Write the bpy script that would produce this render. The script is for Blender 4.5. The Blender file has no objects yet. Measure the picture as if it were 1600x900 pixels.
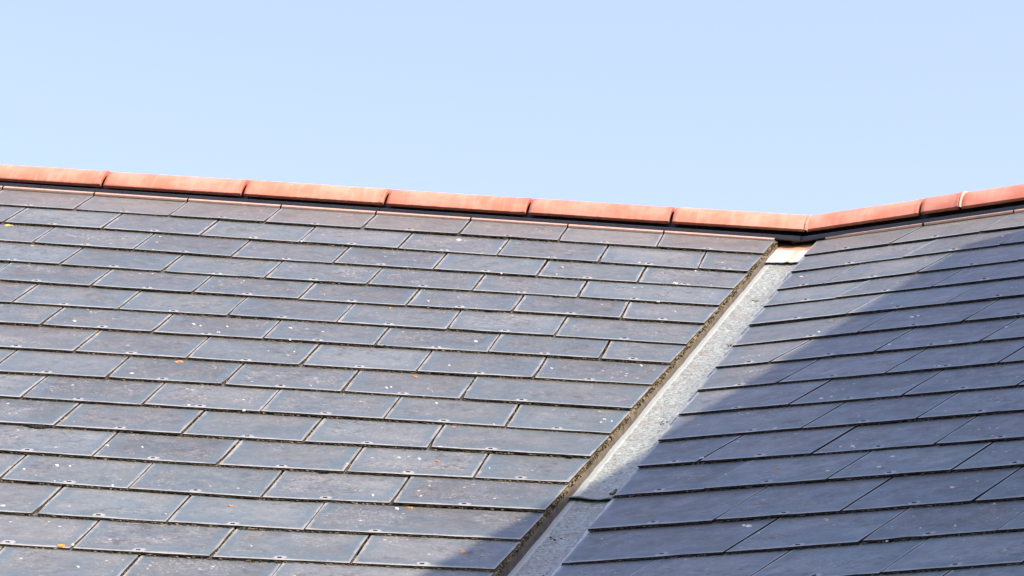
import bpy, bmesh, math, random
import numpy as np
from mathutils import Vector, Matrix, noise
random.seed(7); np.random.seed(7)
D = bpy.data; SC = bpy.context.scene; COL = SC.collection
Z0 = 5.85                                    # height of the bend in the ridge above the ground

# ------------------------------------------------------------------ camera
cam = D.cameras.new('camera'); co = D.objects.new('camera', cam); COL.objects.link(co)
cam.lens = 133.84; cam.sensor_width = 36; cam.clip_end = 5000; cam.clip_start = 0.1
YAW, PIT, ROL = -0.13258802553960825, 0.35771335263206233, 0.10520918496294182
f = Vector((math.sin(YAW)*math.cos(PIT), math.cos(YAW)*math.cos(PIT), math.sin(PIT)))
r = Vector((math.cos(YAW), -math.sin(YAW), 0)); u = r.cross(f)
r2 = math.cos(ROL)*r + math.sin(ROL)*u; u2 = -math.sin(ROL)*r + math.cos(ROL)*u
co.matrix_world = Matrix(((r2.x, u2.x, -f.x, 0.56386), (r2.y, u2.y, -f.y, -10.75693), (r2.z, u2.z, -f.z, Z0-4.24764), (0, 0, 0, 1)))
SC.camera = co

# ------------------------------------------------------------------ light
SUN_EL, SUN_AZ = math.radians(50.0), math.radians(111.0)          # azimuth clockwise from +Y
S = Vector((math.cos(SUN_EL)*math.sin(SUN_AZ), math.cos(SUN_EL)*math.cos(SUN_AZ), math.sin(SUN_EL)))
w = D.worlds.new('World'); SC.world = w; w.use_nodes = True
nt = w.node_tree; bg = nt.nodes['Background']
sky = nt.nodes.new('ShaderNodeTexSky'); sky.sky_type = 'NISHITA'; sky.sun_disc = False
sky.sun_elevation = SUN_EL; sky.sun_rotation = SUN_AZ
sky.altitude = 0; sky.air_density = 1.0; sky.dust_density = 1.4; sky.ozone_density = 1.0
wb = nt.nodes.new('ShaderNodeMix'); wb.data_type = 'RGBA'; wb.blend_type = 'MULTIPLY'; wb.inputs[0].default_value = 1.0   # white balance of the whole sky
wb.inputs[7].default_value = (1.145, 0.94, 0.98, 1); nt.links.new(sky.outputs[0], wb.inputs[6]); nt.links.new(wb.outputs[2], bg.inputs[0])
bg.inputs[1].default_value = 0.12
sl = D.lights.new('sun', 'SUN'); so = D.objects.new('sun', sl); COL.objects.link(so)
sl.energy = 2.15; sl.angle = math.radians(0.5); sl.color = (1.0, 0.815, 0.665)
so.rotation_euler = (-S).to_track_quat('-Z', 'Y').to_euler(); so.location = (6, -3, 12)
vs = SC.view_settings; vs.view_transform = 'Standard'; vs.look = 'None'; vs.exposure = 1.7; vs.gamma = 1

# ------------------------------------------------------------------ frames of the two roof slopes
PA, PB, ANG = 0.5736532822632587, 0.5953671837669808, 1.1385501228820274
UA = Vector((1, 0, 0)); VA = Vector((0, -math.cos(PA), -math.sin(PA))); NA = UA.cross(-VA)
UB = Vector((math.sin(ANG), -math.cos(ANG), 0))
VB = Vector((-math.cos(ANG)*math.cos(PB), -math.sin(ANG)*math.cos(PB), -math.sin(PB))); NB = UB.cross(-VB)
KA, CA = -0.0926, -0.0945                    # cut edge of the left slates beside the valley: u = CA + KA*v
KB, CB = 0.2785, 0.0325                      # the same on the right slope
ORG = Vector((0, 0, Z0))
def A2W(u, v, h=0.0): return ORG + UA*u + VA*v + NA*h
def B2W(u, v, h=0.0): return ORG + UB*u + VB*v + NB*h
EAVE = 4.55; LEFT = -3.45; RIGHT = 2.88

# rows: [along, down-slope] points of each tail line; joints: where slates meet in that row; spots: lichen (along, down, radius, kind)
ROWS_A = {1: [[-2.481, 0.069], [-1.667, 0.101], [-0.108, 0.158]], 2: [[-2.408, 0.338], [-1.613, 0.371], [-0.141, 0.436]], 3: [[-2.336, 0.604], [-1.557, 0.647], [-0.155, 0.678]], 4: [[-2.26, 0.884], [-1.504, 0.91], [-0.177, 0.922]], 5: [[-2.19, 1.143], [-1.454, 1.157], [-0.202, 1.156]], 6: [[-2.116, 1.416], [-1.401, 1.42], [-0.227, 1.425]], 7: [[-2.049, 1.662], [-1.351, 1.667], [-0.245, 1.66]], 8: [[-1.973, 1.942], [-1.296, 1.941], [-0.27, 1.912]], 9: [[-1.902, 2.207], [-1.244, 2.194], [-0.293, 2.183]], 10: [[-1.833, 2.462], [-1.193, 2.45], [-0.317, 2.443]], 11: [[-1.764, 2.715], [-1.14, 2.711], [-0.343, 2.678]], 12: [[-1.695, 2.972], [-1.088, 2.966], [-0.372, 2.924]], 13: [[-1.627, 3.22], [-1.036, 3.226], [-0.392, 3.172]], 14: [[-1.557, 3.48], [-0.987, 3.471], [-0.414, 3.421]], 15: [[-1.49, 3.73], [-0.937, 3.714], [-0.438, 3.666]]}
JOINTS_A = {1: [-2.245, -1.94, -1.639, -1.335, -1.035, -0.73, -0.431], 2: [-2.396, -2.09, -1.785, -1.48, -1.179, -0.881, -0.577, -0.281], 3: [-2.237, -1.926, -1.632, -1.328, -1.031, -0.728, -0.435], 4: [-2.081, -1.778, -1.478, -1.181, -0.881, -0.58], 5: [-1.929, -1.632, -1.334, -1.031, -0.732, -0.432], 6: [-2.081, -1.783, -1.481, -1.178, -0.877, -0.581], 7: [-1.937, -1.631, -1.332, -1.033, -0.73, -0.433], 8: [-1.776, -1.479, -1.179, -0.878, -0.575], 9: [-1.628, -1.328, -1.026, -0.725], 10: [-1.781, -1.476, -1.182, -0.877, -0.577], 11: [-1.631, -1.32, -1.026, -0.728], 12: [-1.475, -1.179, -0.882, -0.584], 13: [-1.33, -1.025, -0.731], 14: [-1.48, -1.184, -0.882], 15: [-1.334, -1.033, -0.738]}
ROWS_B = {1: [[0.077, 0.162], [0.758, 0.089]], 2: [[0.147, 0.409], [0.854, 0.34]], 3: [[0.214, 0.662], [0.961, 0.617]], 4: [[0.29, 0.883], [1.055, 0.862]], 5: [[0.346, 1.131], [1.151, 1.112]], 6: [[0.418, 1.386], [1.251, 1.374]], 7: [[0.488, 1.642], [1.355, 1.646]], 8: [[0.559, 1.901], [1.46, 1.92]], 9: [[0.635, 2.161], [1.563, 2.188]], 10: [[0.709, 2.425], [1.66, 2.44]], 11: [[0.772, 2.667], [1.125, 2.688], [1.761, 2.704]], 12: [[0.849, 2.933], [1.243, 2.943], [1.855, 2.947]], 13: [[0.936, 3.216], [1.374, 3.226], [1.96, 3.222]], 14: [[1.008, 3.484], [1.496, 3.492], [2.055, 3.469]]}
JOINTS_B = {1: [0.346, 0.627], 2: [0.49, 0.782], 3: [0.359, 0.644], 4: [0.498, 0.787], 5: [0.639, 0.93], 6: [0.785, 1.081], 7: [0.649, 0.943, 1.239], 8: [0.79, 1.09, 1.393], 9: [0.941, 1.246], 10: [1.094, 1.394], 11: [0.938, 1.238, 1.544], 12: [1.082, 1.386, 1.687], 13: [1.241, 1.545, 1.848], 14: [1.395, 1.7, 1.997]}
SPOTS_A = [(-0.328, 0.659, 0.0092, 9), (-0.352, 0.924, 0.0045, 9), (-0.294, 1.028, 0.0036, 9), (-0.458, 0.397, 0.0047, 9), (-0.288, 0.443, 0.0037, 9), (-0.219, 0.318, 0.0047, 9), (-0.322, 1.692, 0.005, 9), (-0.545, 1.797, 0.0041, 9), (-0.352, 2.301, 0.0047, 9), (-0.356, 2.336, 0.0039, 9), (-0.332, 2.316, 0.0039, 9), (-1.288, 1.513, 0.0069, 9), (-1.243, 1.517, 0.0034, 9), (-1.196, 1.536, 0.0043, 9), (-1.26, 1.665, 0.0051, 9), (-1.292, 1.797, 0.0033, 9), (-1.225, 1.786, 0.0042, 9), (-0.781, 1.54, 0.006, 9), (-0.807, 1.839, 0.0041, 9), (-1.576, 2.142, 0.0065, 9), (-1.863, 1.592, 0.0077, 9), (-1.549, 1.537, 0.006, 9), (-1.526, 1.555, 0.0043, 9), (-1.462, 1.626, 0.0051, 9), (-1.455, 1.543, 0.0052, 9), (-1.364, 2.435, 0.0055, 9), (-1.248, 2.336, 0.004, 9), (-1.223, 2.451, 0.0055, 9), (-1.468, 2.857, 0.0053, 9), (-1.385, 2.848, 0.0038, 9), (-1.537, 3.057, 0.0074, 9), (-1.507, 3.055, 0.0037, 9), (-1.6, 3.114, 0.0037, 9), (-1.369, 3.212, 0.0043, 9), (-1.564, 3.434, 0.0064, 9), (-1.339, 3.7, 0.0041, 9), (-1.289, 3.852, 0.0047, 9), (-0.783, 2.79, 0.0045, 9), (-0.735, 2.79, 0.0053, 9), (-0.734, 2.796, 0.0037, 9), (-0.89, 2.884, 0.0037, 9), (-0.785, 3.143, 0.0043, 9), (-0.677, 3.127, 0.0043, 9), (-0.716, 3.226, 0.0064, 9), (-0.924, 2.124, 0.0056, 9), (-0.914, 2.114, 0.004, 9), (-1.113, 2.154, 0.0032, 9), (-0.701, 2.683, 0.0061, 9), (-0.779, 2.238, 0.0056, 9), (-1.888, 0.494, 0.0047, 9), (-1.871, 0.617, 0.0038, 9), (-1.9, 0.397, 0.0048, 9), (-0.98, 1.084, 0.0045, 9), (-0.832, 0.666, 0.0046, 9), (-0.887, 0.298, 0.0048, 9), (-1.027, 0.189, 0.0087, 9), (-1.475, 0.372, 0.0048, 9), (-0.673, 0.507, 0.0037, 9), (-0.675, 0.63, 0.0037, 9), (-1.493, 1.965, 0.0116, 0), (-1.359, 3.715, 0.0095, 0), (-1.076, 3.301, 0.0064, 0), (-0.877, 1.968, 0.0074, 1), (-1.068, 1.186, 0.0053, 1), (-0.703, 2.466, 0.007, 2), (-0.689, 2.802, 0.0067, 2), (-0.69, 3.209, 0.0093, 0), (-0.515, 3.543, 0.0082, 0), (-2.375, 0.355, 0.0135, 3), (-2.231, 0.634, 0.0057, 3), (-1.771, 1.719, 0.0068, 5)]
SPOTS_B = [(0.882, 1.245, 0.0068, 9), (0.897, 1.237, 0.0051, 9), (0.958, 1.578, 0.0065, 9), (1.144, 1.614, 0.0048, 9), (1.248, 1.493, 0.0057, 9), (1.228, 1.896, 0.0047, 9), (1.23, 1.897, 0.0039, 9), (1.213, 1.891, 0.0039, 9), (1.034, 2.047, 0.0031, 9), (1.012, 2.132, 0.0062, 9), (1.035, 2.121, 0.0046, 9), (1.163, 2.133, 0.0038, 9), (1.197, 2.12, 0.0038, 9), (1.016, 2.41, 0.0053, 9), (1.445, 2.388, 0.0037, 9), (1.608, 2.59, 0.0043, 9), (1.633, 2.586, 0.0036, 9), (1.323, 2.652, 0.0051, 9), (1.291, 2.648, 0.0036, 9), (1.472, 2.77, 0.0064, 9), (1.48, 2.866, 0.0063, 9), (1.354, 2.863, 0.0057, 9), (1.745, 3.089, 0.0054, 9), (1.883, 3.411, 0.0039, 9), (1.806, 3.411, 0.0032, 9), (1.535, 3.277, 0.004, 9), (1.97, 3.643, 0.0031, 9), (0.644, 1.322, 0.0042, 9), (0.736, 0.208, 0.0046, 9), (0.931, 2.644, 0.0059, 9), (0.955, 2.494, 0.0045, 9), (1.35, 3.276, 0.0095, 9), (1.334, 3.267, 0.0054, 9), (0.215, 0.49, 0.0065, 9), (0.903, 2.905, 0.0051, 1), (1.196, 2.799, 0.0065, 4), (0.679, 1.201, 0.0043, 1)]

# ------------------------------------------------------------------ helpers
def link(name, me, mats, parent=None, kind=None, label=None, matrix=None):
    o = D.objects.new(name, me); COL.objects.link(o)
    for m in (mats if isinstance(mats, (list, tuple)) else [mats]):
        if m.name not in [x.name for x in me.materials if x]: me.materials.append(m)
    if parent is not None: o.parent = parent
    if matrix is not None: o.matrix_local = matrix
    if kind: o['kind'] = kind
    if label: o['label'] = label
    return o
def mesh(name, vs_, fs, smooth=False):
    me = D.meshes.new(name); me.from_pydata([tuple(v) for v in vs_], [], fs); me.update()
    if smooth: me.polygons.foreach_set('use_smooth', [True]*len(me.polygons))
    return me
def smooth_by_angle(me, ang=40):
    bm = bmesh.new(); bm.from_mesh(me)
    for f_ in bm.faces: f_.smooth = True
    for e in bm.edges:
        if len(e.link_faces) == 2 and e.calc_face_angle(0) > math.radians(ang): e.smooth = False
    bm.to_mesh(me); bm.free()
def grid_mesh(name, P, thick=None, close=False):
    """P[i][j] points; optional list of the points of the underside for a solid sheet"""
    n, m = len(P), len(P[0]); V = [p for row in P for p in row]; F = []
    for i in range(n-1):
        for j in range(m-1):
            F.append((i*m+j, i*m+j+1, (i+1)*m+j+1, (i+1)*m+j))
    if thick:
        off = len(V); V += [p for row in thick for p in row]
        for i in range(n-1):
            for j in range(m-1):
                F.append((off+i*m+j, off+(i+1)*m+j, off+(i+1)*m+j+1, off+i*m+j+1))
        for i in range(n-1):
            F.append((i*m, (i+1)*m, off+(i+1)*m, off+i*m)); F.append((i*m+m-1, off+i*m+m-1, off+(i+1)*m+m-1, (i+1)*m+m-1))
        for j in range(m-1):
            F.append((j, off+j, off+j+1, j+1)); k = (n-1)*m; F.append((k+j, k+j+1, off+k+j+1, off+k+j))
    return mesh(name, V, F, True)

class NT:
    def __init__(s, name):
        s.m = D.materials.new(name); s.m.use_nodes = True; s.t = s.m.node_tree; s.b = s.t.nodes['Principled BSDF']
    def n(s, typ, **kw):
        x = s.t.nodes.new(typ)
        for k, v in kw.items():
            if k in x.inputs.keys(): s.set(x.inputs[k], v)
            else: setattr(x, k, v)
        return x
    def set(s, inp, v):
        if isinstance(v, bpy.types.NodeSocket): s.t.links.new(v, inp)
        else: inp.default_value = v
    def math(s, op, a, b=0.5, c=None, clamp=False):
        x = s.t.nodes.new('ShaderNodeMath'); x.operation = op; x.use_clamp = clamp
        s.set(x.inputs[0], a); s.set(x.inputs[1], b)
        if c is not None: s.set(x.inputs[2], c)
        return x.outputs[0]
    def noise(s, vec, scale, detail=4, rough=.55, dist=0.0):
        x = s.t.nodes.new('ShaderNodeTexNoise'); s.set(x.inputs['Vector'], vec)
        x.inputs['Scale'].default_value = scale; x.inputs['Detail'].default_value = detail
        x.inputs['Roughness'].default_value = rough; x.inputs['Distortion'].default_value = dist
        return x.outputs['Fac']
    def ramp(s, fac, a, b, lo=0.0, hi=1.0):
        x = s.t.nodes.new('ShaderNodeMapRange'); x.clamp = True; x.interpolation_type = 'SMOOTHSTEP'
        s.set(x.inputs['Value'], fac); s.set(x.inputs['From Min'], a); s.set(x.inputs['From Max'], b)
        s.set(x.inputs['To Min'], lo); s.set(x.inputs['To Max'], hi); return x.outputs['Result']
    def mix(s, fac, a, b, blend='MIX'):
        x = s.t.nodes.new('ShaderNodeMix'); x.data_type = 'RGBA'; x.blend_type = blend
        s.set(x.inputs['Factor'], fac); s.set(x.inputs['A'], a); s.set(x.inputs['B'], b)
        # rgba sockets are the 7th and 8th inputs
        return x.outputs['Result']
    def mixc(s, fac, a, b, blend='MIX'):
        x = s.t.nodes.new('ShaderNodeMix'); x.data_type = 'RGBA'; x.blend_type = blend
        s.set(x.inputs[0], fac)
        for i, v in ((6, a), (7, b)):
            if isinstance(v, tuple) and len(v) == 3: v = (*v, 1)
            s.set(x.inputs[i], v)
        return x.outputs[2]
    def bump(s, h, strength, dist):
        x = s.t.nodes.new('ShaderNodeBump'); x.inputs['Strength'].default_value = strength
        x.inputs['Distance'].default_value = dist; s.set(x.inputs['Height'], h); s.set(s.b.inputs['Normal'], x.outputs[0])
    def out(s, col, rough, spec=None):
        if isinstance(col, tuple): col = (*col[:3], 1)
        s.set(s.b.inputs['Base Color'], col); s.set(s.b.inputs['Roughness'], rough)
        if spec is not None: s.set(s.b.inputs['Specular IOR Level'], spec)
        return s.m

# ------------------------------------------------------------------ materials
def slate_material():
    g = NT('fibre_slate')
    oi = g.n('ShaderNodeObjectInfo'); rnd = oi.outputs['Random']
    tc = g.n('ShaderNodeTexCoord')
    off = g.n('ShaderNodeVectorMath', operation='SCALE'); off.inputs[0].default_value = (37.0, 91.0, 53.0); g.set(off.inputs['Scale'], rnd)
    add = g.n('ShaderNodeVectorMath', operation='ADD'); g.set(add.inputs[0], tc.outputs['Object']); g.set(add.inputs[1], off.outputs[0])
    P = add.outputs[0]
    def uv(nm):
        u_ = g.n('ShaderNodeUVMap', uv_map=nm); s_ = g.n('ShaderNodeSeparateXYZ'); g.set(s_.inputs[0], u_.outputs[0]); return s_.outputs[0], s_.outputs[1]
    dl, db = uv('edge_left_bottom'); dr, age = uv('edge_right_age'); rx, ry = uv('rivet')
    # slate body: blue grey with broad drifts of brown grey
    n1 = g.noise(P, 5.0, 5, .6, .6); n2 = g.noise(P, 14.0, 6, .65); n3 = g.noise(P, 60.0, 5, .6); n4 = g.noise(P, 380.0, 3, .6)
    base = g.mixc(g.ramp(n1, .38, .66), (.116, .154, .160), (.154, .176, .164))
    base = g.mixc(g.math('MULTIPLY', g.ramp(n2, .52, .75), .5), base, (.170, .180, .155))
    tint = g.math('MULTIPLY', g.math('FRACT', g.math('MULTIPLY', rnd, 17.3)), .7)
    base = g.mixc(tint, base, g.mixc(.5, base, (.175, .175, .165)))
    val = g.math('ADD', g.math('MULTIPLY', g.math('FRACT', g.math('MULTIPLY', rnd, 7.7)), .50), .72)
    hsv = g.n('ShaderNodeHueSaturation'); g.set(hsv.inputs['Value'], val); g.set(hsv.inputs['Color'], base); base = hsv.outputs[0]
    base = g.mixc(g.ramp(n3, .52, .70, 0, .28), base, (.30, .295, .285))
    base = g.mixc(g.ramp(n3, .48, .32, 0, .26), base, (.055, .060, .075))
    n5 = g.noise(P, 24.0, 4, .6, .4); base = g.mixc(g.ramp(n5, .54, .70, 0, .30), base, (.24, .235, .235)); base = g.mixc(g.ramp(n5, .46, .30, 0, .30), base, (.07, .078, .095))
    # scuffs: thin pale scratches and patches gathered in places
    weath = g.math('POWER', g.math('FRACT', g.math('MULTIPLY', rnd, 29.1)), 1.4)      # some slates far more weathered than others
    gather = g.math('MULTIPLY', g.ramp(g.noise(P, 9.0, 2, .5), .40, .60), g.math('ADD', .35, weath))
    sc = g.noise(P, 130.0, 5, .72, 1.2)
    scuff = g.math('MULTIPLY', g.ramp(sc, .525, .60), gather)
    base = g.mixc(g.math('MULTIPLY', scuff, .5, clamp=True), base, (.42, .40, .37))
    brown = g.math('MULTIPLY', g.ramp(g.noise(P, 60.0, 5, .74, .8), .47, .60), g.math('MULTIPLY', g.ramp(g.noise(P, 6.3, 2, .5), .42, .60), g.math('ADD', .5, weath)))
    base = g.mixc(g.math('MULTIPLY', brown, .48, clamp=True), base, (.125, .112, .095))
    fl = g.math('MULTIPLY', g.ramp(g.noise(P, 170.0, 3, .6, .5), .60, .67), g.ramp(g.noise(P, 11.0, 3, .6), .46, .60))
    base = g.mixc(g.math('MULTIPLY', fl, .5), base, (.60, .59, .56))     # pale flecks
    dk = g.math('MULTIPLY', g.ramp(g.noise(P, 34.0, 5, .74, 1.0), .50, .62), g.ramp(g.noise(P, 4.6, 2, .5), .42, .58))
    base = g.mixc(g.math('MULTIPLY', dk, .75), base, (.085, .080, .072))   # dark soot blooms
    # tiny pale lichen dots
    vo = g.n('ShaderNodeTexVoronoi'); g.set(vo.inputs['Vector'], P); vo.inputs['Scale'].default_value = 62.0
    vc = g.n('ShaderNodeSeparateColor'); g.set(vc.inputs[0], vo.outputs['Color'])
    rad = g.math('MULTIPLY', g.math('MULTIPLY', g.ramp(vc.outputs[0], .80, 1.0), .26), g.ramp(gather, .1, .6))
    dot = g.ramp(g.math('SUBTRACT', vo.outputs['Distance'], rad), .02, -.04)
    base = g.mixc(g.math('MULTIPLY', dot, .75), base, (.62, .60, .55))
    # leached pale border along the three open edges and round the rivet
    nb = g.math('MULTIPLY', g.math('SUBTRACT', g.noise(P, 70.0, 4, .65), .5), .012)
    nb2 = g.math('MULTIPLY', g.math('SUBTRACT', g.noise(P, 9.0, 2, .5), .5), .016)
    e = g.math('MINIMUM', g.math('MULTIPLY', dl, 1.15), g.math('MINIMUM', g.math('MULTIPLY', dr, 1.3), g.math('MULTIPLY', db, .62)))
    e = g.math('ADD', g.math('ADD', e, nb), nb2)
    edge = g.ramp(e, .0105, .0035)
    band = g.math('MULTIPLY', g.ramp(e, .050, .018), .55)     # the rim stays cleaner and bluer than the middle
    base = g.mixc(band, base, (.106, .152, .168))
    tt = g.math('SQRT', g.math('ADD', g.math('MULTIPLY', rx, rx), g.math('MULTIPLY', ry, ry)))
    halo = g.ramp(g.math('ADD', tt, nb), .0165, .0115)
    edge = g.math('MULTIPLY', edge, g.ramp(g.noise(P, 17.0, 3, .6), .36, .56, .30, 1.0))      # the leaching comes and goes
    wear = g.math('MAXIMUM', edge, halo)
    wv = g.math('ADD', g.math('MULTIPLY', age, .26), .22)
    base = g.mixc(g.math('MULTIPLY', wear, wv), base, (.47, .475, .45))
    tail = g.ramp(g.math('ADD', db, g.math('MULTIPLY', nb, .5)), .0075, .0035)
    base = g.mixc(g.math('MULTIPLY', tail, .62), base, (.50, .51, .49))
    rim = g.ramp(e, .0042, .0015)
    base = g.mixc(g.math('MULTIPLY', halo, .28), base, (.50, .50, .50))
    base = g.mixc(g.math('MULTIPLY', rim, .30), base, (.44, .41, .36))
    # darker brown where the slate comes out from under the one above
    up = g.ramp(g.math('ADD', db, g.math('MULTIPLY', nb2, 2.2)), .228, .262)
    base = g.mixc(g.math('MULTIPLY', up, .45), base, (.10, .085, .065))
    rough = g.math('ADD', g.math('MULTIPLY', wear, .25), g.ramp(n2, .3, .7, .30, .48))
    rough = g.math('ADD', rough, g.math('MULTIPLY', scuff, .15))
    h = g.math('ADD', g.math('MULTIPLY', n3, .5), g.math('MULTIPLY', n4, .12))
    h = g.math('ADD', h, g.math('MULTIPLY', n2, 1.2)); h = g.math('ADD', h, g.math('MULTIPLY', scuff, .15))
    g.bump(h, .35, .0022)
    loc = g.n('ShaderNodeSeparateXYZ'); g.set(loc.inputs[0], oi.outputs['Location'])
    dusty = g.math('MULTIPLY', g.ramp(loc.outputs[2], Z0-.24, Z0-.06), g.ramp(n2, .30, .62, .12, .40))     # brick dust washed out of the ridge on to the top course
    base = g.mixc(dusty, base, (.23, .205, .175))
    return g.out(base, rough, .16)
M_SLATE = slate_material()

def simple(name, c1, c2, scale, rough=.8, bump=.0, bd=.002, detail=5, lo=.35, hi=.65, spec=.4, c3=None, s3=4):
    g = NT(name); tc = g.n('ShaderNodeTexCoord'); P = tc.outputs['Object']
    n = g.noise(P, scale, detail, .62); col = g.mixc(g.ramp(n, lo, hi), c1, c2)
    if c3: col = g.mixc(g.ramp(g.noise(P, s3, 3, .6), .45, .7), col, c3)
    if bump: g.bump(n, bump, bd)
    return g.out(col, rough, spec)
M_EDGE = simple('slate_edge_grime', (.022, .019, .014), (.12, .105, .075), 140, .95, .6, .002, spec=.1)
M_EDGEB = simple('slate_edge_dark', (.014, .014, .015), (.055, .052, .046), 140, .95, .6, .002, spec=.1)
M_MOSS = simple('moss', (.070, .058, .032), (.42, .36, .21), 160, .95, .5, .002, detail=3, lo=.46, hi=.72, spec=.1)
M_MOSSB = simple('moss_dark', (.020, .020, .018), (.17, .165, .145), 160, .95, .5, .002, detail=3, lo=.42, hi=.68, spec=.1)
M_BOARD = simple('roof_felt', (.02, .019, .017), (.035, .03, .026), 30, .95)
M_PVC = simple('black_plastic', (.017, .019, .024), (.028, .032, .040), 12, .42, .1, .001, spec=.5)
M_PINK = simple('reflected_light_strip', (.66, .41, .29), (.56, .35, .26), 60, .7, .3, .001)  # salmon colour stands in for orange light reflected on the top slates
M_MORTAR = simple('mossy_mortar', (.070, .058, .030), (.32, .27, .155), 90, .95, .9, .006, lo=.36, hi=.66, spec=.1, c3=(.14, .12, .065), s3=14)
M_PALE_MORTAR = simple('pale_mortar', (.36, .39, .40), (.62, .65, .65), 120, .9, .9, .004, lo=.3, hi=.7)
M_TAUPE = simple('trough_side', (.070, .064, .050), (.125, .112, .086), 25, .75, .3, .002)
M_RIVET = simple('rivet', (.020, .019, .018), (.06, .055, .05), 300, .6)
M_WALL = simple('render_wall', (.42, .40, .36), (.50, .48, .44), 6, .9, .4, .004)
M_STONE = simple('coping_stone', (.22, .21, .19), (.36, .34, .30), 20, .9, .6, .006)
M_BRICKW = simple('wall_render', (.30, .28, .25), (.34, .315, .28), 5, .9, .5, .005)
M_WOOD = simple('white_board', (.62, .62, .60), (.72, .72, .70), 5, .5)
M_GROUND = simple('ground_grass', (.035, .06, .018), (.07, .095, .03), 1.5, .95, .5, .05)
M_WHITE_L = simple('pale_lichen', (.55, .54, .48), (.80, .79, .74), 260, .95)
M_OR_L = simple('orange_lichen', (.55, .23, .04), (.68, .36, .10), 300, .95)
M_RED_L = simple('red_lichen', (.55, .17, .08), (.66, .30, .18), 300, .95)
M_YEL_L = simple('yellow_lichen', (.55, .42, .06), (.66, .55, .16), 300, .95)

def terracotta():
    g = NT('terracotta'); tc = g.n('ShaderNodeTexCoord'); P = tc.outputs['Object']
    oi = g.n('ShaderNodeObjectInfo')
    off = g.n('ShaderNodeVectorMath', operation='SCALE'); off.inputs[0].default_value = (17.0, 31.0, 23.0); g.set(off.inputs['Scale'], oi.outputs['Random'])
    add = g.n('ShaderNodeVectorMath', operation='ADD'); g.set(add.inputs[0], P); g.set(add.inputs[1], off.outputs[0]); P = add.outputs[0]
    n1 = g.noise(P, 9, 5, .6); n2 = g.noise(P, 55, 5, .65); n3 = g.noise(P, 400, 2, .6)
    c = g.mixc(g.ramp(n1, .35, .68), (.67, .215, .120), (.76, .320, .205))
    mp = g.n('ShaderNodeMapping'); g.set(mp.inputs['Vector'], P); mp.inputs['Scale'].default_value = (60, 7, 7)
    n4 = g.noise(mp.outputs[0], 1.0, 4, .6)
    c = g.mixc(g.math('MULTIPLY', g.ramp(n4, .46, .70), .36), c, (.76, .42, .29))
    c = g.mixc(g.math('MULTIPLY', g.ramp(n2, .60, .78), .35), c, (.40, .12, .07))
    so_ = g.n('ShaderNodeSeparateXYZ'); g.set(so_.inputs[0], tc.outputs['Object'])
    drip = g.ramp(g.math('ADD', so_.outputs[2], g.math('MULTIPLY', g.math('SUBTRACT', n2, .5), .016)), .030, .022)
    c = g.mixc(g.math('MULTIPLY', drip, .7), c, (.22, .075, .045))     # grime along the lower rim
    u_ = g.n('ShaderNodeUVMap', uv_map='along'); s_ = g.n('ShaderNodeSeparateXYZ'); g.set(s_.inputs[0], u_.outputs[0])
    ends = g.math('MINIMUM', s_.outputs[0], s_.outputs[1])
    ends = g.math('ADD', ends, g.math('MULTIPLY', g.math('SUBTRACT', n2, .5), .03))
    c = g.mixc(g.math('MULTIPLY', g.ramp(ends, .016, .002), .5), c, (.30, .075, .035))
    val = g.math('ADD', g.math('MULTIPLY', oi.outputs['Random'], .22), .88)
    hsv = g.n('ShaderNodeHueSaturation'); g.set(hsv.inputs['Value'], val); g.set(hsv.inputs['Color'], c); c = hsv.outputs[0]
    g.bump(g.math('ADD', g.math('MULTIPLY', n2, .6), g.math('MULTIPLY', n3, .3)), .35, .002)
    return g.out(c, .58, .45)
M_TERRA = terracotta()

def lead(name, smooth=False):
    g = NT(name); tc = g.n('ShaderNodeTexCoord'); P = tc.outputs['Object']
    u_ = g.n('ShaderNodeUVMap', uv_map='across'); s_ = g.n('ShaderNodeSeparateXYZ'); g.set(s_.inputs[0], u_.outputs[0])
    x = s_.outputs[0]
    if smooth:
        n = g.noise(P, 14, 4, .6)
        c = g.mixc(g.ramp(n, .35, .7), (.74, .74, .72), (.86, .86, .84))
        xx = g.math('ADD', x, g.math('MULTIPLY', g.math('SUBTRACT', g.noise(P, 20, 3), .5), .03))
        stain = g.math('MULTIPLY', g.ramp(xx, .060, .076), g.ramp(xx, .098, .082))
        c = g.mixc(g.math('MULTIPLY', stain, .75), c, (.55, .47, .20))
        y = s_.outputs[1]
        c = g.mixc(g.ramp(y, .160, .118), c, (.60, .36, .22))
        g.set(g.b.inputs['Metallic'], .08)
        g.bump(n, .4, .01); return g.out(c, .33, .5)
    n1 = g.noise(P, 12, 5, .6); n2 = g.noise(P, 110, 6, .78, .5); n3 = g.noise(P, 260, 3, .6)
    c = g.mixc(g.ramp(n2, .38, .62), (.165, .190, .172), (.47, .54, .48))
    c = g.mixc(g.math('MULTIPLY', g.ramp(n1, .46, .70), .55), c, (.27, .245, .20))
    strip = g.math('MULTIPLY', g.ramp(g.math('ADD', x, g.math('MULTIPLY', g.math('SUBTRACT', g.noise(P, 60, 3), .5), .006)), .028, .022), .85)
    c = g.mixc(strip, c, (.39, .45, .42))
    g.set(g.b.inputs['Metallic'], .15)
    hh = g.math('ADD', g.math('MULTIPLY', n2, .8), g.math('MULTIPLY', n3, .4))
    hh = g.math('MULTIPLY', hh, g.math('SUBTRACT', 1.0, strip))
    g.bump(hh, .9, .006)
    return g.out(c, .50, .5)
M_LEAD = lead('weathered_lead'); M_SADDLE = lead('bright_lead', True)

# ------------------------------------------------------------------ ground
gm = mesh('ground', [(-900, -900, 0), (900, -900, 0), (900, 900, 0), (-900, 900, 0)], [(0, 1, 2, 3)])
link('ground', gm, M_GROUND, kind='structure')

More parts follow.
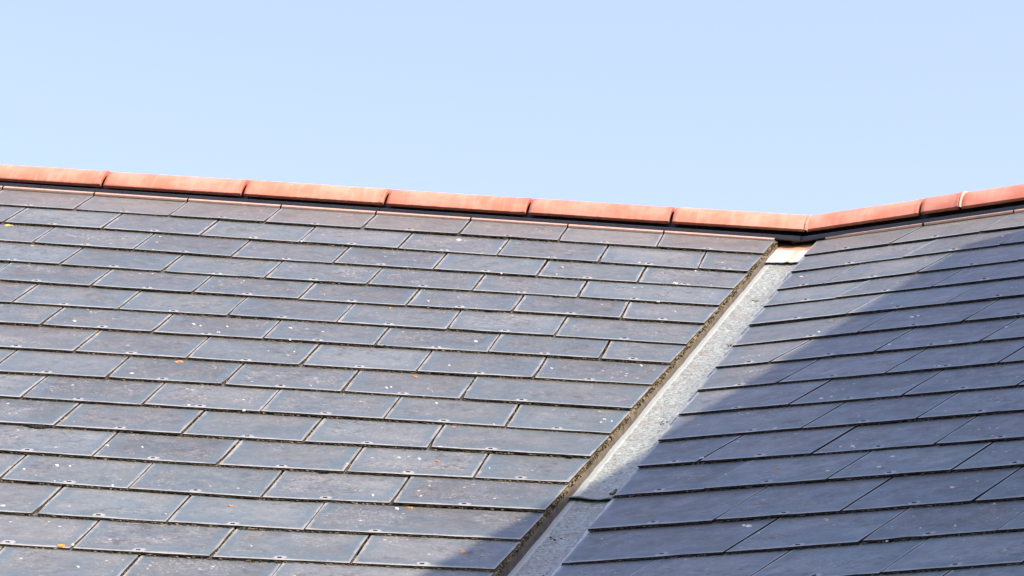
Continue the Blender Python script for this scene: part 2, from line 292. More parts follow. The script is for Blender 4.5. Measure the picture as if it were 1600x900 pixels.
# ------------------------------------------------------------------ the house
house = D.objects.new('slate_roofed_house', None); COL.objects.link(house); house.location = (-.4, -2.0, 0)
house['label'] = 'grey slate roof with terracotta ridge tiles, two slopes meeting at a lead lined valley'
house['category'] = 'house roof'
HI = Matrix.Translation((.4, 2.0, 0))        # children are built in world coordinates
def part(name, me, mats, **kw): return link(name, me, mats, house, matrix=HI.copy(), **kw)

SINK = .0105                                 # the slates' tails lie in the planes, their beds a little under them
def frame(U, V, N):
    Y = -V; O = ORG - N*SINK; return Matrix(((U.x, Y.x, N.x, O.x), (U.y, Y.y, N.y, O.y), (U.z, Y.z, N.z, O.z), (0, 0, 0, 1)))
# boarding under the slates carries the slates (slope local: x along the ridge, y up the slope, z out)
def cutA(v): return CA + KA*v
def cutB(v): return CB + KB*v
def slab(pts, z0, z1):
    n = len(pts); V = [(x, y, z1) for x, y in pts] + [(x, y, z0) for x, y in pts]
    return V, [tuple(range(n)), tuple(range(2*n-1, n-1, -1))] + [(i, n+i, n+(i+1) % n, (i+1) % n) for i in range(n)]
vtA = lambda u: -0.101 + (u+0.081)*0.056     # line of the ridge strip on slope A (v negative is higher)
vtB = lambda w_: -0.116 - w_*0.129
V_, F_ = slab([(LEFT, -EAVE), (cutA(EAVE)-.03, -EAVE), (cutA(-.10)-.03, .10), (LEFT, -vtA(LEFT)+.06)], -.055, -.012)
slopeA = link('roof_slope', mesh('roof_slope', V_, F_), M_BOARD, house, label='left roof slope, slates in full sun', matrix=HI @ frame(UA, VA, NA))
V_, F_ = slab([(cutB(EAVE)+.03, -EAVE), (RIGHT, -EAVE), (RIGHT, -vtB(RIGHT)+.06), (cutB(-.1)+.03, .10)], -.055, -.012)
slopeB = link('roof_slope', mesh('roof_slope', V_, F_), M_BOARD, house, label='right roof slope, mostly in shade', matrix=HI @ frame(UB, VB, NB))

def row_fn(rows, rr):
    P = rows[rr]
    def fn(u):
        if u <= P[0][0]: a, b = P[0], P[1]
        elif u >= P[-1][0]: a, b = P[-2], P[-1]
        else:
            for a, b in zip(P, P[1:]):
                if a[0] <= u <= b[0]: break
        s = (b[1]-a[1])/(b[0]-a[0])
        if not a[0] <= u <= b[0]: s = max(-.045, min(.045, s)) if u < a[0] else s*.5
        base = a if u < a[0] or a[0] <= u <= b[0] else b
        return base[1] + s*(u-base[0])
    return fn
TOPZ, SL = .0125, .0265                       # height of a slate's tail and fall of its face up the slope
def make_slate(parent, ul, ur, vb, vt, cut, side, rivets, age, ext=.085):
    """ul/ur: joints at left/right (None = valley cut).  vb(u), vt(u): tail line and the tail line of the row above"""
    dv = random.uniform(-.0022, .0022); dl = random.uniform(-.0006, .0012); tw = random.uniform(-.0020, .0020)
    gap = .0016 + random.random()*.0022
    def left(v): return (cut(v)+.0) if ul is None else ul+gap
    def right(v): return cut(v) if ur is None else ur-gap
    def corner(fn, line):                    # intersection of a side with a row line, returns (u, v)
        v = line(0 if not fn else fn(1.0))
        for _ in range(6): uu = fn(v); v = line(uu)
        return fn(v), v
    bl = corner(left, vb); br = corner(right, vb)
    top = lambda uu: vt(uu) - ext
    tl = corner(left, top); tr = corner(right, top)
    ox, oy = bl[0], -bl[1]
    L = lambda p: (p[0]-ox, -p[1]-oy+dv)
    def edge(a, b, n, j, jn):
        out = []
        for i in range(n):
            t = i/n; x = a[0]+(b[0]-a[0])*t; y = a[1]+(b[1]-a[1])*t
            if i: x += random.uniform(-j, j)*jn[0]; y += random.uniform(-j, j)*jn[1]
            out.append((x, y))
        return out
    width = br[0]-bl[0]
    nb_ = max(3, int(width/.045))
    ring = edge(L(bl), L(br), nb_, .0016, (1, 1)) + edge(L(br), L(tr), 4, .0009, (1, 0)) + edge(L(tr), L(tl), 1, 0, (0, 0)) + edge(L(tl), L(bl), 4, .0009, (1, 0))
    # clip worn corners of the tail a little
    if random.random() < .35 and ul is not None:
        c = random.uniform(.003, .008); ring[0] = (ring[0][0]+c*.5, ring[0][1]+c*.4)
    if random.random() < .22 and ur is not None:
        c = random.uniform(.003, .008); ring[nb_] = (ring[nb_][0]-c*.5, ring[nb_][1]+c*.4)
    if random.random() < .25:
        k_ = random.randint(1, nb_-1); ring[k_] = (ring[k_][0], ring[k_][1]+random.uniform(.002, .0045))
    def zz(x, y): return TOPZ + dl - SL*y + tw*(x/width-.5)*.6
    topv = [(x, y, zz(x, y)) for x, y in ring]; botv = [(x*1.0, y, zz(x, y)-.0046) for x, y in ring]
    n = len(ring); V = topv + botv
    F = [tuple(range(n))] + [(i, n+i, n+(i+1) % n, (i+1) % n) for i in range(n)]
    me = mesh('slate', V, F)
    me.materials.append(M_SLATE); me.materials.append(M_EDGE if side == 'A' else M_EDGEB)
    for p in me.polygons: p.material_index = 0 if p.index == 0 else 1
    # affine distance to the sides (for the leached border)
    def dist(p, a, b):
        ax, ay = a; bx, by = b; L_ = math.hypot(bx-ax, by-ay); return abs(((bx-ax)*(p[1]-ay) - (by-ay)*(p[0]-ax))/L_)
    Lbl, Lbr, Ltl, Ltr = L(bl), L(br), L(tl), L(tr)
    u1 = me.uv_layers.new(name='edge_left_bottom'); u2_ = me.uv_layers.new(name='edge_right_age'); u3 = me.uv_layers.new(name='rivet')
    rv = L(rivets[0]) if rivets else (9, 9)
    for lp in me.loops:
        p = me.vertices[lp.vertex_index].co
        u1.data[lp.index].uv = (dist(p, Lbl, Ltl), dist(p, Lbl, Lbr)); u2_.data[lp.index].uv = (dist(p, Lbr, Ltr), age)
        u3.data[lp.index].uv = (p.x-rv[0], p.y-rv[1]-dv)
    o = link('slate', me, [], parent, matrix=Matrix.Translation((ox, oy, 0)))
    return o, bl, br, tl, tr, dl

class Lumps:                                 # many small moss or mortar crumbs in one mesh
    t = (1+5**.5)/2
    IV = np.array([(-1,t,0),(1,t,0),(-1,-t,0),(1,-t,0),(0,-1,t),(0,1,t),(0,-1,-t),(0,1,-t),(t,0,-1),(t,0,1),(-t,0,-1),(-t,0,1)])/math.sqrt(1+t*t)
    IF = np.array([(0,11,5),(0,5,1),(0,1,7),(0,7,10),(0,10,11),(1,5,9),(5,11,4),(11,10,2),(10,7,6),(7,1,8),(3,9,4),(3,4,2),(3,2,6),(3,6,8),(3,8,9),(4,9,5),(2,4,11),(6,2,10),(8,6,7),(9,8,1)])
    def __init__(s): s.V = []; s.F = []; s.n = 0
    def add(s, p, size):
        a = random.random()*6.28; ca, sa = math.cos(a), math.sin(a)
        v = s.IV*(1+np.random.uniform(-.28, .28, (12, 1)))
        v = v*np.array(size)
        s.V.append(v + np.array(p)); s.F.append(s.IF+s.n); s.n += 12
    def build(s, name, mat, parent, **kw):
        V = np.concatenate(s.V); F = np.concatenate(s.F)
        me = D.meshes.new(name); me.from_pydata(V.tolist(), [], F.tolist()); me.polygons.foreach_set('use_smooth', [True]*len(F)); me.update()
        return link(name, me, mat, parent, kind='stuff', **kw)

def lay_slope(parent, rows, joints, cut, side, strip, extra_rows, lo, hi, dens):
    moss = Lumps(); rivs = Lumps()
    rr = dict(rows); jj = {k: list(v) for k, v in joints.items()}
    kmax = max(rr)
    for k in range(kmax+1, kmax+1+extra_rows):
        rr[k] = [[p[0], p[1]+.2505] for p in rr[k-1]]
        src = jj[k-2] if k-2 in jj else jj[k-1]
        jj[k] = jj[k] if k in jj and jj[k] else [x+random.uniform(-.003, .003) for x in src]
    for k in sorted(rr):
        vb = row_fn(rr, k)
        vt = row_fn(rr, k-1) if k-1 in rr else (lambda uu: strip(uu)-.02)
        js = sorted(jj[k])
        while js[0]-.3 > lo+.05 and side == 'A': js.insert(0, js[0]-.3)
        while side == 'B' and js[-1]+.3 < hi-.05: js.append(js[-1]+.3)
        vv = vb(js[0] if side == 'B' else js[-1])
        if side == 'A':
            js = [x for x in js if x < cut(vv)-.12]
            while cut(vv)-js[-1] > .62 - (0 if k <= 16 else .25): js.append(js[-1]+.3)
            b = [lo] + js + [None]
        else:
            js = [x for x in js if x > cut(vv)+.12]
            while js[0]-cut(vv) > .50: js.insert(0, js[0]-.3)
            b = [None] + js + [hi]
        nxt = sorted(jj.get(k+1, [])) or [x+.15 for x in js]
        prev_same = js
        for i in range(len(b)-1):
            ul, ur = b[i], b[i+1]
            ua = ul if ul is not None else cut(vv); ub = ur if ur is not None else cut(vv)
            if ub-ua < .03: continue
            mids = [(x, vb(x)-.0165) for x in [((a_+c_)/2) for a_, c_ in ((ua, ub),)]]
            if ub-ua > .36:                  # wide cut slate: rivet over the joint below
                x = ua+.15 if side == 'A' else ub-.15; mids = [(x, vb(x)-.0165)]
            if side == 'B' and ul is None or k == 1 and random.random() < .5: pass
            mids = [(m[0]+random.uniform(-.012, .012), m[1]+random.uniform(-.004, .002)) for m in mids]
            rowfac = min(1, k/12)
            o, bl, br, tl, tr, dl = make_slate(parent, ul, ur, vb, vt, cut, side, mids, random.random()*.8+.2*rowfac)
            m = mids[0]
            zt = TOPZ+dl-SL*.0165
            rivs.add((m[0]+.001, -m[1], zt+.0008), (.0042, .0026, .0016)); rivs.add((m[0]-.0035, -m[1]-.0008, zt+.001), (.0030, .0012, .0014))
            # moss along the tail
            Lb = br[0]-bl[0]; nn = int(Lb/.0042*dens)
            ph = random.uniform(0, 99)
            for q in range(nn):
                t = random.random(); uu = bl[0]+Lb*t; vq = vb(uu)
                d = noise.noise(Vector((uu*7+ph, k*3.1, 0)))*.5+.5
                if random.random() > .25+1.1*d: continue
                s_ = random.uniform(.5, 1.0)*(.75+.6*d*rowfac)
                moss.add((uu, -vq-random.uniform(.000, .0022), random.uniform(.0062, .0082)+.0015*(s_-.7)), (.0035*s_+.0012, .0019*s_, .0020*s_))
            # crumbs in the joint at the slate's left side
            if ul is not None and ul > lo:
                Lj = abs(tl[1]+.085-bl[1]); vt_ = vt(ul); vb_ = vb(ul)
                for q in range(int(Lj/.0050*dens)):
                    t = random.random(); vq = vt_+(vb_-vt_)*t
                    d = noise.noise(Vector((ul*9, vq*6, 7)))*.5+.5
                    if random.random() > (.10+1.5*d*d)*(.45+.75*rowfac): continue
                    s_ = random.uniform(.5, 1.05)
                    yy = vb_-vq
                    moss.add((ul+random.uniform(-.0012, .0012), -vq, TOPZ-SL*yy-.0042+random.uniform(0, .0022)), (.0019*s_, .0034*s_, .0022*s_))
    return moss, rivs
mA, rA = lay_slope(slopeA, ROWS_A, JOINTS_A, cutA, 'A', vtA, 3, LEFT, 9, 1.0)
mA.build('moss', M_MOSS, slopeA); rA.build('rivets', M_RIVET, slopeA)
mB, rB = lay_slope(slopeB, ROWS_B, JOINTS_B, cutB, 'B', vtB, 4, -9, RIGHT, .7)
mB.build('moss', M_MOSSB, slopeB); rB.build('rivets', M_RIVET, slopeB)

# ------------------------------------------------------------------ lichen patches grown on the slates
def patch(V, F, x, y, z, r_, n=9):
    b0 = len(V); ph = random.random()*6
    V.append((x, y, z+.0016))
    for i in range(n):
        a = i*2*math.pi/n; q = r_*(1+.28*math.sin(2*a+ph)+random.uniform(-.18, .18))
        V.append((x+q*.7*math.cos(a), y+q*.7*math.sin(a), z+.0012))
    for i in range(n):
        a = i*2*math.pi/n; q = r_*(1+.28*math.sin(2*a+ph)+random.uniform(-.12, .12))
        V.append((x+q*math.cos(a), y+q*math.sin(a), z-.0012))
    for i in range(n):
        j = (i+1) % n; F.append((b0, b0+1+i, b0+1+j)); F.append((b0+1+i, b0+1+n+i, b0+1+n+j, b0+1+j))
def lichen(parent, spots, rows, cut, side):
    sets = {}
    def height(u_, v_):
        ks = sorted(rows); below = None
        for k in ks:
            if row_fn(rows, k)(u_) >= v_-.004: below = row_fn(rows, k)(u_); break
        if below is None: below = v_+.1
        return TOPZ - SL*max(0, below-v_) + .0006
    lst = list(spots)
    for _ in range(22 if side == 'A' else 40):       # crumbs of pale lichen too small to place one by one
        v_ = random.uniform(.1, 3.9); u_ = random.uniform(-2.4, cut(v_)-.03) if side == 'A' else random.uniform(cut(v_)+.03, 2.3)
        lst.append((u_, v_, random.uniform(.0014, .0032), 9))
    for u_, v_, r_, kd in lst:
        key = {9: 'pale', 0: 'orange', 1: 'orange', 2: 'red', 3: 'yellow', 4: 'orange', 5: 'yellow'}[kd]
        sets.setdefault(key, ([], [])); V, F = sets[key]; zz = height(u_, v_)
        if kd == 9: patch(V, F, u_, -v_, zz, r_*.95)
        else:
            for q in range(4): patch(V, F, u_+random.uniform(-.6, .6)*r_, -v_+random.uniform(-.6, .6)*r_, zz, r_*random.uniform(.35, .7))
    for key, mt in (('pale', M_WHITE_L), ('orange', M_OR_L), ('red', M_RED_L), ('yellow', M_YEL_L)):
        if key in sets: link('lichen', mesh('lichen', *sets[key]), mt, parent, kind='stuff')
lichen(slopeA, SPOTS_A, ROWS_A, cutA, 'A'); lichen(slopeB, SPOTS_B, ROWS_B, cutB, 'B')

# ------------------------------------------------------------------ valley
CRX, CRZ = .0765, -.030                      # crease: distance from the left cut edge and depth under slope A
def valley_point(v, s, lift=0.0):
    """s = distance across the trough from the left cut edge.  Left of the crease it follows slope A, right of it slope B"""
    if s <= CRX:
        h = CRZ
        if s < .016: h = CRZ - .001
        return A2W(cutA(v)+s, v, h+lift)
    K = A2W(cutA(v)+CRX, v, CRZ)
    d = K-ORG; wB, vB = d.dot(UB), d.dot(VB)
    k = (s-CRX)
    hB = d.dot(NB)
    return B2W(wB+k, vB, hB + lift)
def sheet(name, v0, v1, mat, lift, dv=.012, rough=.0016, s0=.006, s1=.19, thick=.003, lap=.006, soft=.012, label=None):
    ns = 34; nv = max(3, int((v1-v0)/dv)); P = []; Q = []
    ss = [s0+(s1-s0)*i/ns for i in range(ns+1)]
    for i in range(nv+1):
        v = v0+(v1-v0)*i/nv; row = []; q = []
        for s in ss:
            p = valley_point(v, s, lift)
            # the crease is rounded
            rr_ = max(0, 1-abs(s-CRX)/soft); p = p + NA*(.35*soft*.3*rr_*rr_)
            end = max(0, 1-(v1-v)/.03)
            amp = rough*(1 if s > .026 else .15)
            n_ = noise.fractal(Vector((p.x*45, p.y*45, p.z*45)), 1.0, 2.0, 4)*amp + noise.noise(Vector((p.x*9, p.y*9, p.z*9)))*rough*1.3
            p = p + NA*(n_ + lap*end*end + .0005*end*math.sin(s*60))
            if i == nv: p = p + VA*(.004*noise.noise(Vector((s*30, v, 3))))
            row.append(p); q.append(p-NA*thick)
        P.append(row); Q.append(q)
    me = grid_mesh(name, P, Q); uv = me.uv_layers.new(name='across'); m_ = ns+1
    for lp in me.loops:
        vi = lp.vertex_index % ((nv+1)*m_); uv.data[lp.index].uv = (ss[vi % m_], v0+(v1-v0)*(vi//m_)/nv - v0)
    return part(name, me, mat, label=label)
sheet('valley_sheet', 2.80, EAVE+.06, M_LEAD, -.004, rough=.0022, label='lower valley sheet, in shade under the lap')
sheet('valley_sheet', -.05, 2.962, M_LEAD, .002, rough=.0022, label='upper valley sheet, pale and weathered')
sheet('saddle_flashing', -.17, .178, M_SADDLE, .008, rough=.0022, lap=.004, soft=.03, label='bright smooth sheet at the head of the valley, stained yellow in its crease')
# side of the trough and the mossy mortar bed along the left slates' cut edge
def strip_mesh(name, prof, v0, v1, dv, jit, mat, to_world, cut, ph=0, label=None, kind=None):
    P = []; nv = int((v1-v0)/dv)
    for i in range(nv+1):
        v = v0+(v1-v0)*i/nv; row = []
        for k, (x, h, a) in enumerate(prof):
            n_ = noise.fractal(Vector((v*38+ph, k*2.3, 1.7)), .9, 2.0, 4); n2_ = noise.fractal(Vector((v*60+ph, k*4.1, 9.7)), .9, 2.0, 3)
            row.append(to_world(cut(v)+x+n_*jit*a, v, h+n2_*jit*a*.8))
        P.append(row)
    me = grid_mesh(name, P); return part(name, me, mat, label=label, kind=kind)
strip_mesh('trough_side', [(-.03, -.013, 0), (.003, -.013, .2), (.0065, -.016, .2), (.009, -.023, .15), (.011, -.036, .1)], -.12, EAVE, .02, .002, M_TAUPE, A2W, cutA)
strip_mesh('mortar_bed', [(-.03, -.0095, 0), (-.003, -.006, .3), (.001, -.0065, .7), (.0035, -.0095, 1), (.0045, -.013, 1), (.0040, -.017, 1), (.001, -.020, .5), (-.02, -.021, 0)], -.12, EAVE, .004, .0030, M_MORTAR, A2W, cutA, label='mossy olive mortar along the left edge of the valley')
ml = Lumps()
for _ in range(3400):
    v = random.uniform(-.08, EAVE-.05); d = noise.noise(Vector((v*8, 4, 0)))*.5+.5
    if random.random() > -.55+2.1*d: continue
    p = A2W(cutA(v)+random.uniform(.000, .006), v, random.uniform(-.018, -.004)); s_ = random.uniform(.6, 1.5)
    ml.add(tuple(p), (.0022*s_, .003*s_, .0022*s_))
mc = Lumps()
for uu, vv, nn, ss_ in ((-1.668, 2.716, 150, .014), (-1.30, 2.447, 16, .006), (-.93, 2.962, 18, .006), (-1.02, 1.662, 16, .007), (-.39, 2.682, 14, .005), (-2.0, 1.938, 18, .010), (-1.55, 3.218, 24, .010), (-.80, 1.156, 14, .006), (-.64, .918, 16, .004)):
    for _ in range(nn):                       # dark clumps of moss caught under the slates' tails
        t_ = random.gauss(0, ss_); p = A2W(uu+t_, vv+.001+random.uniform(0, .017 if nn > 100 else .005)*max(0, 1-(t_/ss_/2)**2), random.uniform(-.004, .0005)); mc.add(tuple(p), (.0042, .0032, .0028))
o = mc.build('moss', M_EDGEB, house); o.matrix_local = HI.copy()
for vv, c0, nn in ((2.90, .105, 22), (3.62, .09, 30), (2.2, .08, 8), (1.3, .1, 8), (.7, .07, 7), (3.3, .05, 10)):
    for _ in range(nn):                       # bits that have washed down the trough
        p = valley_point(vv+random.gauss(0, .012), c0+random.gauss(0, .006), .003); ml.add(tuple(p), (.0022, .0022, .0015))
o = ml.build('mortar_crumbs', M_MOSS, house); o.matrix_local = HI.copy()
strip_mesh('mortar_bed', [(-.034, -.0275, .9), (-.028, -.0235, 1), (-.018, -.0200, 1), (-.008, -.017, 1), (-.002, -.014, 1), (.004, -.0125, .5), (.03, -.0125, 0)], .16, EAVE, .005, .0034, M_PALE_MORTAR, lambda a, b, c: B2W(a, b, c), cutB, 11, label='thin pale mortar fillet along the right edge of the valley')

# ------------------------------------------------------------------ ridges
SA0, SA1 = Vector((-2.5641, .2015, Z0+.1302)), Vector((-.0807, .0848, Z0+.0548))
SB0, SB1 = Vector((.0463, .0768, Z0+.0604)), Vector((.6571, -.1195, Z0+.1129))
def ridge_frame(P0, P1):
    t = (P1-P0).normalized(); dh = Vector((t.y, -t.x, 0)).normalized()
    if dh.y > 0: dh = -dh
    up_ = t.cross(dh); up_ = up_ if up_.z > 0 else -up_
    return P0, t, dh, up_
RA_, RB_ = ridge_frame(SA0, SA1), ridge_frame(SB0, SB1)
# mitre plane where the two ridges meet
tm = RA_[1] + RB_[1]; MN = tm.normalized()
# meeting point of the axes in plan
def axis(Rf): P, t, dh, up_ = Rf; return P - dh*.10 - up_*.012, t
aP, aT = axis(RA_); bP, bT = axis(RB_)
den = aT.x*bT.y-aT.y*bT.x; sA_ = ((bP.x-aP.x)*bT.y-(bP.y-aP.y)*bT.x)/den
sA_ = 2.585; MP = aP + aT*sA_
print('mitre', MP, sA_, 'tA end ~2.5735')
RAD, TH = .115, .013
LIFTS = (lambda s: .001+.0075*s/2.5, lambda s: .0095+.0035*s/.65)      # the tiles sit a little higher towards the bend
def ridge_tile(Rf, s0, s1, mit0=False, mit1=False, flare0=0.0, flare1=.004, label=None):
    P, t, dh, up_ = Rf; n = 22; lf = LIFTS[0 if Rf is RA_ else 1] ; th = [math.radians(-74+148*i/n) for i in range(n+1)]
    L = s1-s0; st = [0, .006, .02, .05, .12, .5, .85, .93, .975, .99, 1.0]
    tilt = random.uniform(-.0015, .0015); lift = random.uniform(-.0012, .0012); sh = random.uniform(-.0018, .0018)
    rings = []
    for q in st:
        s = s0+L*q
        r_ = RAD + flare1*max(0, 1-(1-q)*L/.035)**1.5 + flare0*max(0, 1-q*L/.03)**1.5
        e_ = min(q, 1-q)*L
        if e_ < .004: r_ -= .0028*(1-e_/.004)
        out = []; inn = []
        for a in th:
            for lst, rad in ((out, r_), (inn, RAD-TH)):
                p = P - dh*(.10+sh) - up_*(.012-lift-tilt*(q-.5)-lf(s)) + t*s + dh*rad*math.sin(a) + up_*rad*math.cos(a)
                if (q == 1.0 and mit1) or (q == 0 and mit0) or (q > .9 and mit1 and q < 1) or (mit0 and q < .05):
                    if (p-MP).dot(MN)*(1 if mit1 else -1) > -.004 or q in (0, 1.0):
                        p = p - t*((p-MP).dot(MN)/t.dot(MN)) - t*(.003 if mit1 else -.003)*(1 if q in (0, 1.0) else 2)
                lst.append(p + up_*0.0)
        rings.append(out + inn[::-1])
    m_ = len(rings[0]); V = [p for r_ in rings for p in r_]; F = []
    for i in range(len(rings)-1):
        for j in range(m_):
            F.append((i*m_+j, (i+1)*m_+j, (i+1)*m_+(j+1) % m_, i*m_+(j+1) % m_))
    hN = m_//2
    for base in (0, (len(rings)-1)*m_):
        for j in range(hN-1): F.append((base+j, base+j+1, base+m_-2-j, base+m_-1-j) if base == 0 else (base+j, base+m_-1-j, base+m_-2-j, base+j+1))
    # local frame of the tile
    O = P + t*s0; Mx = Matrix(((t.x, dh.x, up_.x, O.x), (t.y, dh.y, up_.y, O.y), (t.z, dh.z, up_.z, O.z), (0, 0, 0, 1))); Mi = Mx.inverted()
    V = [Mi @ p for p in V]
    me = mesh('ridge_tile', V, F); smooth_by_angle(me, 50)
    uv = me.uv_layers.new(name='along')
    for lp in me.loops:
        x = me.vertices[lp.vertex_index].co.x; uv.data[lp.index].uv = (max(0, x), max(0, L-x))
    return link('ridge_tile', me, M_TERRA, house, matrix=HI @ Mx, label=label)
jA = [.3337-.458*i for i in range(3, 0, -1)] + [.3337, .7918, 1.2498, 1.7017, 2.1514]
for a, b in zip(jA, jA[1:]): ridge_tile(RA_, a+.005, b-.005, flare1=.003)
ridge_tile(RA_, 2.1514+.005, sA_, mit1=True, flare1=0)
jB = [.3204, .4472, .905, 1.363, 1.821, 2.279, 2.66]
sB_ = (MP-bP).dot(bT)
ridge_tile(RB_, sB_, .3204-.004, mit0=True, flare1=.002)
ridge_tile(RB_, .3204+.004, .4472-.004, flare1=.004, label='short ridge tile cut to make up the length')
for a, b in zip(jB[1:], jB[2:]): ridge_tile(RB_, a+.004, b-.004)
# mortar ring at the mitre and at the cut tile
def ring(Rf, s, rad, wdt, mat, label, mitre=False):
    P, t, dh, up_ = Rf; n = 24; pr = [(-wdt/2, -.010), (-wdt/2, .0005), (-wdt*.2, .0038), (wdt*.2, .0038), (wdt/2, .0005), (wdt/2, -.010)]
    rows = []
    for i in range(n+1):
        a = math.radians(-75+150*i/n); row = []
        for x, r_ in pr:
            jn = noise.noise(Vector((i*.7, x*90, s*9)))*.0016
            rr_ = rad+r_+jn; p = P - dh*.10 - up_*(.012-LIFTS[0 if Rf is RA_ else 1](s)) + t*(s+x+jn*1.5) + dh*rr_*math.sin(a) + up_*rr_*math.cos(a)
            if mitre: p = p - t*((p-MP).dot(MN)/t.dot(MN)) + t*(x)
            row.append(p)
        rows.append(row)
    return part('mortar_joint', grid_mesh('mortar_joint', rows), mat, label=label)
M_RING = simple('pink_mortar', (.42, .20, .14), (.55, .32, .24), 120, .85, .6, .003)
M_RING2 = simple('cream_mortar', (.52, .35, .25), (.64, .48, .36), 120, .85, .6, .003)
ring(RA_, sA_, RAD, .011, M_RING, 'pink mortar ring where the ridge turns', True)
ring(RB_, .4472, RAD, .0075, M_RING2, 'cream mortar ring beside the short ridge tile')

# dry ridge trim: black plastic wall and lip under the tiles, with small ribs, above pale strips painted as reflected orange light
def sweep(Rf, s0, s1, prof, n=1):
    P, t, dh, up_ = Rf; rows = []
    for i in range(n+1):
        s = s0+(s1-s0)*i/n; rows.append([P+t*s+dh*d+up_*h for d, h in prof])
    V = [p for r_ in rows for p in r_]; m_ = len(prof)
    F = [(i*m_+j, (i+1)*m_+j, (i+1)*m_+(j+1) % m_, i*m_+(j+1) % m_) for i in range(n) for j in range(m_)]
    F += [tuple(range(m_))[::-1], tuple(range(n*m_, (n+1)*m_))]
    return V, F
def merge(parts):
    V = []; F = []
    for v, f_ in parts:
        b = len(V); V += v; F += [tuple(x+b for x in q) for q in f_]
    return V, F
LIP = [(-.060, .010), (.019, -.0125), (.0215, -.010), (.022, .0010), (.020, .0030), (-.026, .0045), (-.030, .050), (-.060, .057)]
RIB = [(-.026, .003), (.0215, .0015), (.0225, .0035), (-.010, .0100), (-.028, .036)]
def ridge_trim(Rf, s0, s1):
    segs = []; s = s0
    L = 1.2; k = 0
    while s < s1-1e-6:
        e_ = min(s+L, s1); parts_ = [sweep(Rf, s+.0008, e_-.0008, LIP)]
        q = s+.03
        while q < e_-.02: parts_.append(sweep(Rf, q, q+.003, RIB)); q += .06
        V, F = merge(parts_); me = mesh('ridge_trim', V, F); part('ridge_trim', me, M_PVC); s = e_
    return
for s0, s1 in ((-1.06, .41), (.41, 1.24), (1.24, 2.482+.075)): ridge_trim(RA_, s0, s1)
ridge_trim(RB_, -.085, 1.115); ridge_trim(RB_, 1.115, 2.66)
def light_strip(to, line, cuts, dep):  # added strips painting the orange light on the top course below the ridge
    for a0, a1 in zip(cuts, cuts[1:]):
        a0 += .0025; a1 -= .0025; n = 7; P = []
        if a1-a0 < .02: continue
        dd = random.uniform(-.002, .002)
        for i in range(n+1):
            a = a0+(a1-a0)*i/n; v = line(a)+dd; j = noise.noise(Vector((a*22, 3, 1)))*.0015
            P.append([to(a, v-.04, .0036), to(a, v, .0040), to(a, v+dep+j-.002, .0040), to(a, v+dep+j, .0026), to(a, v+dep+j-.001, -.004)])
        part('reflected_light_strip', grid_mesh('reflected_light_strip', P), M_PINK)
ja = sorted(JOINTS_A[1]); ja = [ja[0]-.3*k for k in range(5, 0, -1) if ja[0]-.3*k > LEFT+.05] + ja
light_strip(A2W, vtA, [LEFT]+ja+[cutA(-.08)-.001], .040)
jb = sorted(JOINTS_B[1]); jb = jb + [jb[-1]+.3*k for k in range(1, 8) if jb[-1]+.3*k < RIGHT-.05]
light_strip(B2W, vtB, [cutB(-.08)+.025]+jb+[RIGHT], .032)

# ------------------------------------------------------------------ back slopes, walls, parapet (outside the picture, they carry and shade the roof)
def quad_slab(name, pts, th, mat, **kw):
    a, b, c_ = Vector(pts[0]), Vector(pts[1]), Vector(pts[2]); n_ = (b-a).cross(c_-a).normalized()
    if n_.z < 0: n_ = -n_
    m_ = len(pts); V = [Vector(p) for p in pts] + [Vector(p)-n_*th for p in pts]
    F = [tuple(range(m_)), tuple(range(2*m_-1, m_-1, -1))] + [(i, m_+i, m_+(i+1) % m_, (i+1) % m_) for i in range(m_)]
    return part(name, mesh(name, V, F), mat, **kw)
tanp = math.tan(.585)
axA = lambda s: aP + aT*s + Vector((0, 0, .068)); axB = lambda s: bP + bT*s + Vector((0, 0, .068))
BK = 3.4
def back(p, dh, k=BK): return p - dh*k - Vector((0, 0, k*tanp))
dA, dB = RA_[2], RB_[2]
dM = (dA+dB).normalized()/math.cos(dA.angle(dB)/2)
sL = -.93; sR = sB_+2.66
quad_slab('back_roof', [axA(sL), axA(sA_), back(axA(sA_), dM), back(axA(sL), dA)], .05, M_SLATE_BACK if 'M_SLATE_BACK' in globals() else M_EDGE)
quad_slab('back_roof', [axB(sB_), axB(sR), back(axB(sR), dB), back(axB(sB_), dM)], .05, M_EDGE)
VEV = (A2W(cutA(EAVE)+.05, EAVE) + B2W(cutB(EAVE)-.05, EAVE))/2
front = [A2W(LEFT, EAVE), VEV, B2W(RIGHT, EAVE)]
inset = [Vector((0, .28, 0)), Vector((0, .28, 0)), Vector((.11, .26, 0))]
fr = [Vector((p.x, p.y, 0))+i_ for p, i_ in zip(front, inset)]
hb = [p.z-.12+.13 for p in front]
bk = [back(axA(sL), dA, BK-.3), back(axA(sA_), dM, BK-.3), back(axB(sR), dB, BK-.3)]
def wall(name, p, q, hp, hq, th, mid=None):
    p = Vector((p.x, p.y, 0)); q = Vector((q.x, q.y, 0)); d = (q-p).normalized(); n_ = Vector((-d.y, d.x, 0))*th
    prof = [(0, 0), ((q-p).length, 0), ((q-p).length, hq)] + ([mid] if mid else []) + [(0, hp)]
    V = [p+d*a+Vector((0, 0, b)) for a, b in prof] + [p+n_+d*a+Vector((0, 0, b)) for a, b in prof]; m_ = len(prof)
    F = [tuple(range(m_)), tuple(range(2*m_-1, m_-1, -1))] + [(i, m_+i, m_+(i+1) % m_, (i+1) % m_) for i in range(m_)]
    return part(name, mesh(name, V, F), M_WALL)
wall('wall', fr[0], fr[1]-Vector((.01, 0, 0)), hb[0]-.12, hb[1]-.12, .25); wall('wall', fr[1]+Vector((.01, 0, 0)), fr[2], hb[1]-.12, hb[2]-.12, .25)
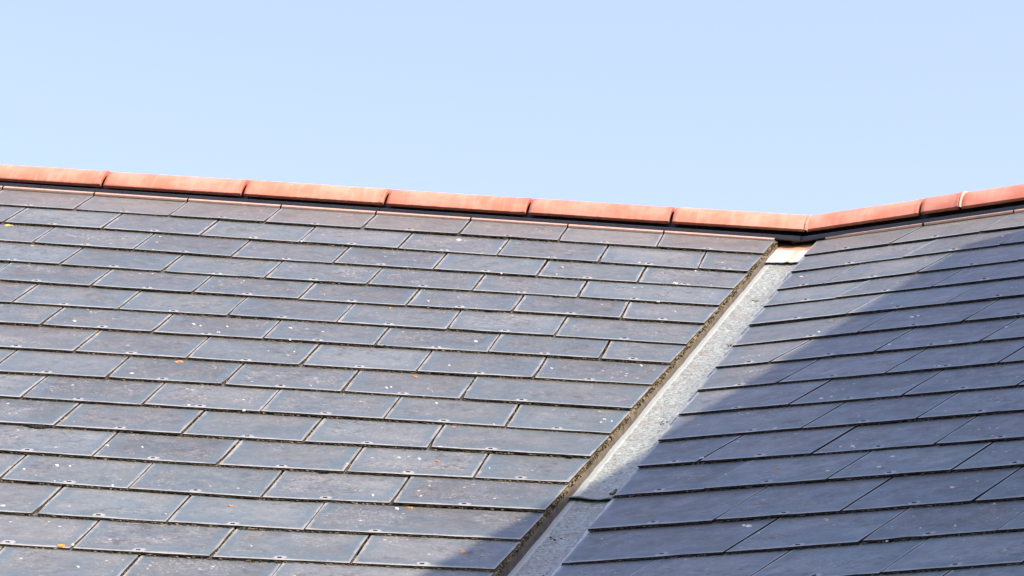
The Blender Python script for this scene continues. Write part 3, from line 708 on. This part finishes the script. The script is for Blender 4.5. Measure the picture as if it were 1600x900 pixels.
wall('wall', Vector((bk[1].x, bk[1].y, 0)), Vector((bk[0].x+.01, bk[0].y, 0)), bk[1].z-.1, bk[0].z-.1, .25)
wall('wall', Vector((bk[2].x, bk[2].y, 0)), Vector((bk[1].x+.02, bk[1].y, 0)), bk[2].z-.1, bk[1].z-.1, .25)
g0, g1 = Vector((fr[0].x+.02, fr[0].y+.27, 0)), Vector((bk[0].x+.02, bk[0].y-.27, 0))
rdg = axA(sL); wl = (g1-g0).length
wall('wall', g1, g0, g1.z + bk[0].z-.05, hb[0]+.02, .25, (wl-(Vector((rdg.x, rdg.y, 0))-g0).dot((g1-g0).normalized()), rdg.z-.12))
# fascia boards under the eaves
def board(p, q, h, th):
    d = (q-p).normalized(); n_ = Vector((-d.y, d.x, 0)).normalized()*th
    V = [p, q, q-Vector((0, 0, h)), p-Vector((0, 0, h))]; V += [x+n_ for x in V]
    return part('fascia_board', mesh('fascia_board', V, [(0, 1, 2, 3), (7, 6, 5, 4), (0, 4, 5, 1), (1, 5, 6, 2), (2, 6, 7, 3), (3, 7, 4, 0)]), M_WOOD)
dz = Vector((0, 0, -.06)); board(front[0]+dz, front[1]+dz-Vector((.005, 0, 0)), .18, .02); board(front[1]+dz+Vector((.005, 0, 0)), front[2]+dz, .18, .02)

# taller gable wall next door at the right end: its raking edge throws the shade over the right slope
GW, V_AP = 2.9, .27
def edge_pt(v):                              # point of the gable's edge whose shadow falls v down the right slope
    ws = .646 + .021*v; return B2W(ws, v) + S*((GW-ws)/S.dot(UB))
ga, gb = edge_pt(V_AP), edge_pt(5.2)
bd = Vector((-VB.x, -VB.y, VB.z)); gc = ga + bd*3.2
T_ = UB*.28
CT = .05
prof = [gb, ga, gc]; n1 = (ga-gb).cross(UB).normalized(); n1 = n1 if n1.z > 0 else -n1; n2 = (gc-ga).cross(UB).normalized(); n2 = n2 if n2.z > 0 else -n2
dn = Vector((0, 0, -CT/n1.z))
pts = [p+dn for p in prof] + [Vector((gc.x, gc.y, 0)), Vector((gb.x, gb.y, 0))]
V = [p+UB*.006 for p in pts] + [p+T_ for p in pts]; m_ = len(pts)
part('gable_wall', mesh('gable_wall', V, [tuple(range(m_)), tuple(range(2*m_-1, m_-1, -1))] + [(i, m_+i, m_+(i+1) % m_, (i+1) % m_) for i in range(m_)]), M_BRICKW)
def coping(p, q, nrm, n):
    d = (q-p)
    for i in range(n):
        a = p + d*(i/n+.0006); b = p + d*((i+1)/n-.0006)
        V = [a, b, b+UB*.31, a+UB*.31]; V += [x-nrm*(CT-.002) for x in V]
        part('coping_stone', mesh('coping_stone', V, [(0, 1, 2, 3), (7, 6, 5, 4), (0, 4, 5, 1), (1, 5, 6, 2), (2, 6, 7, 3), (3, 7, 4, 0)]), M_STONE)
coping(gb, ga, n1, 9); coping(ga, gc, n2, 6)
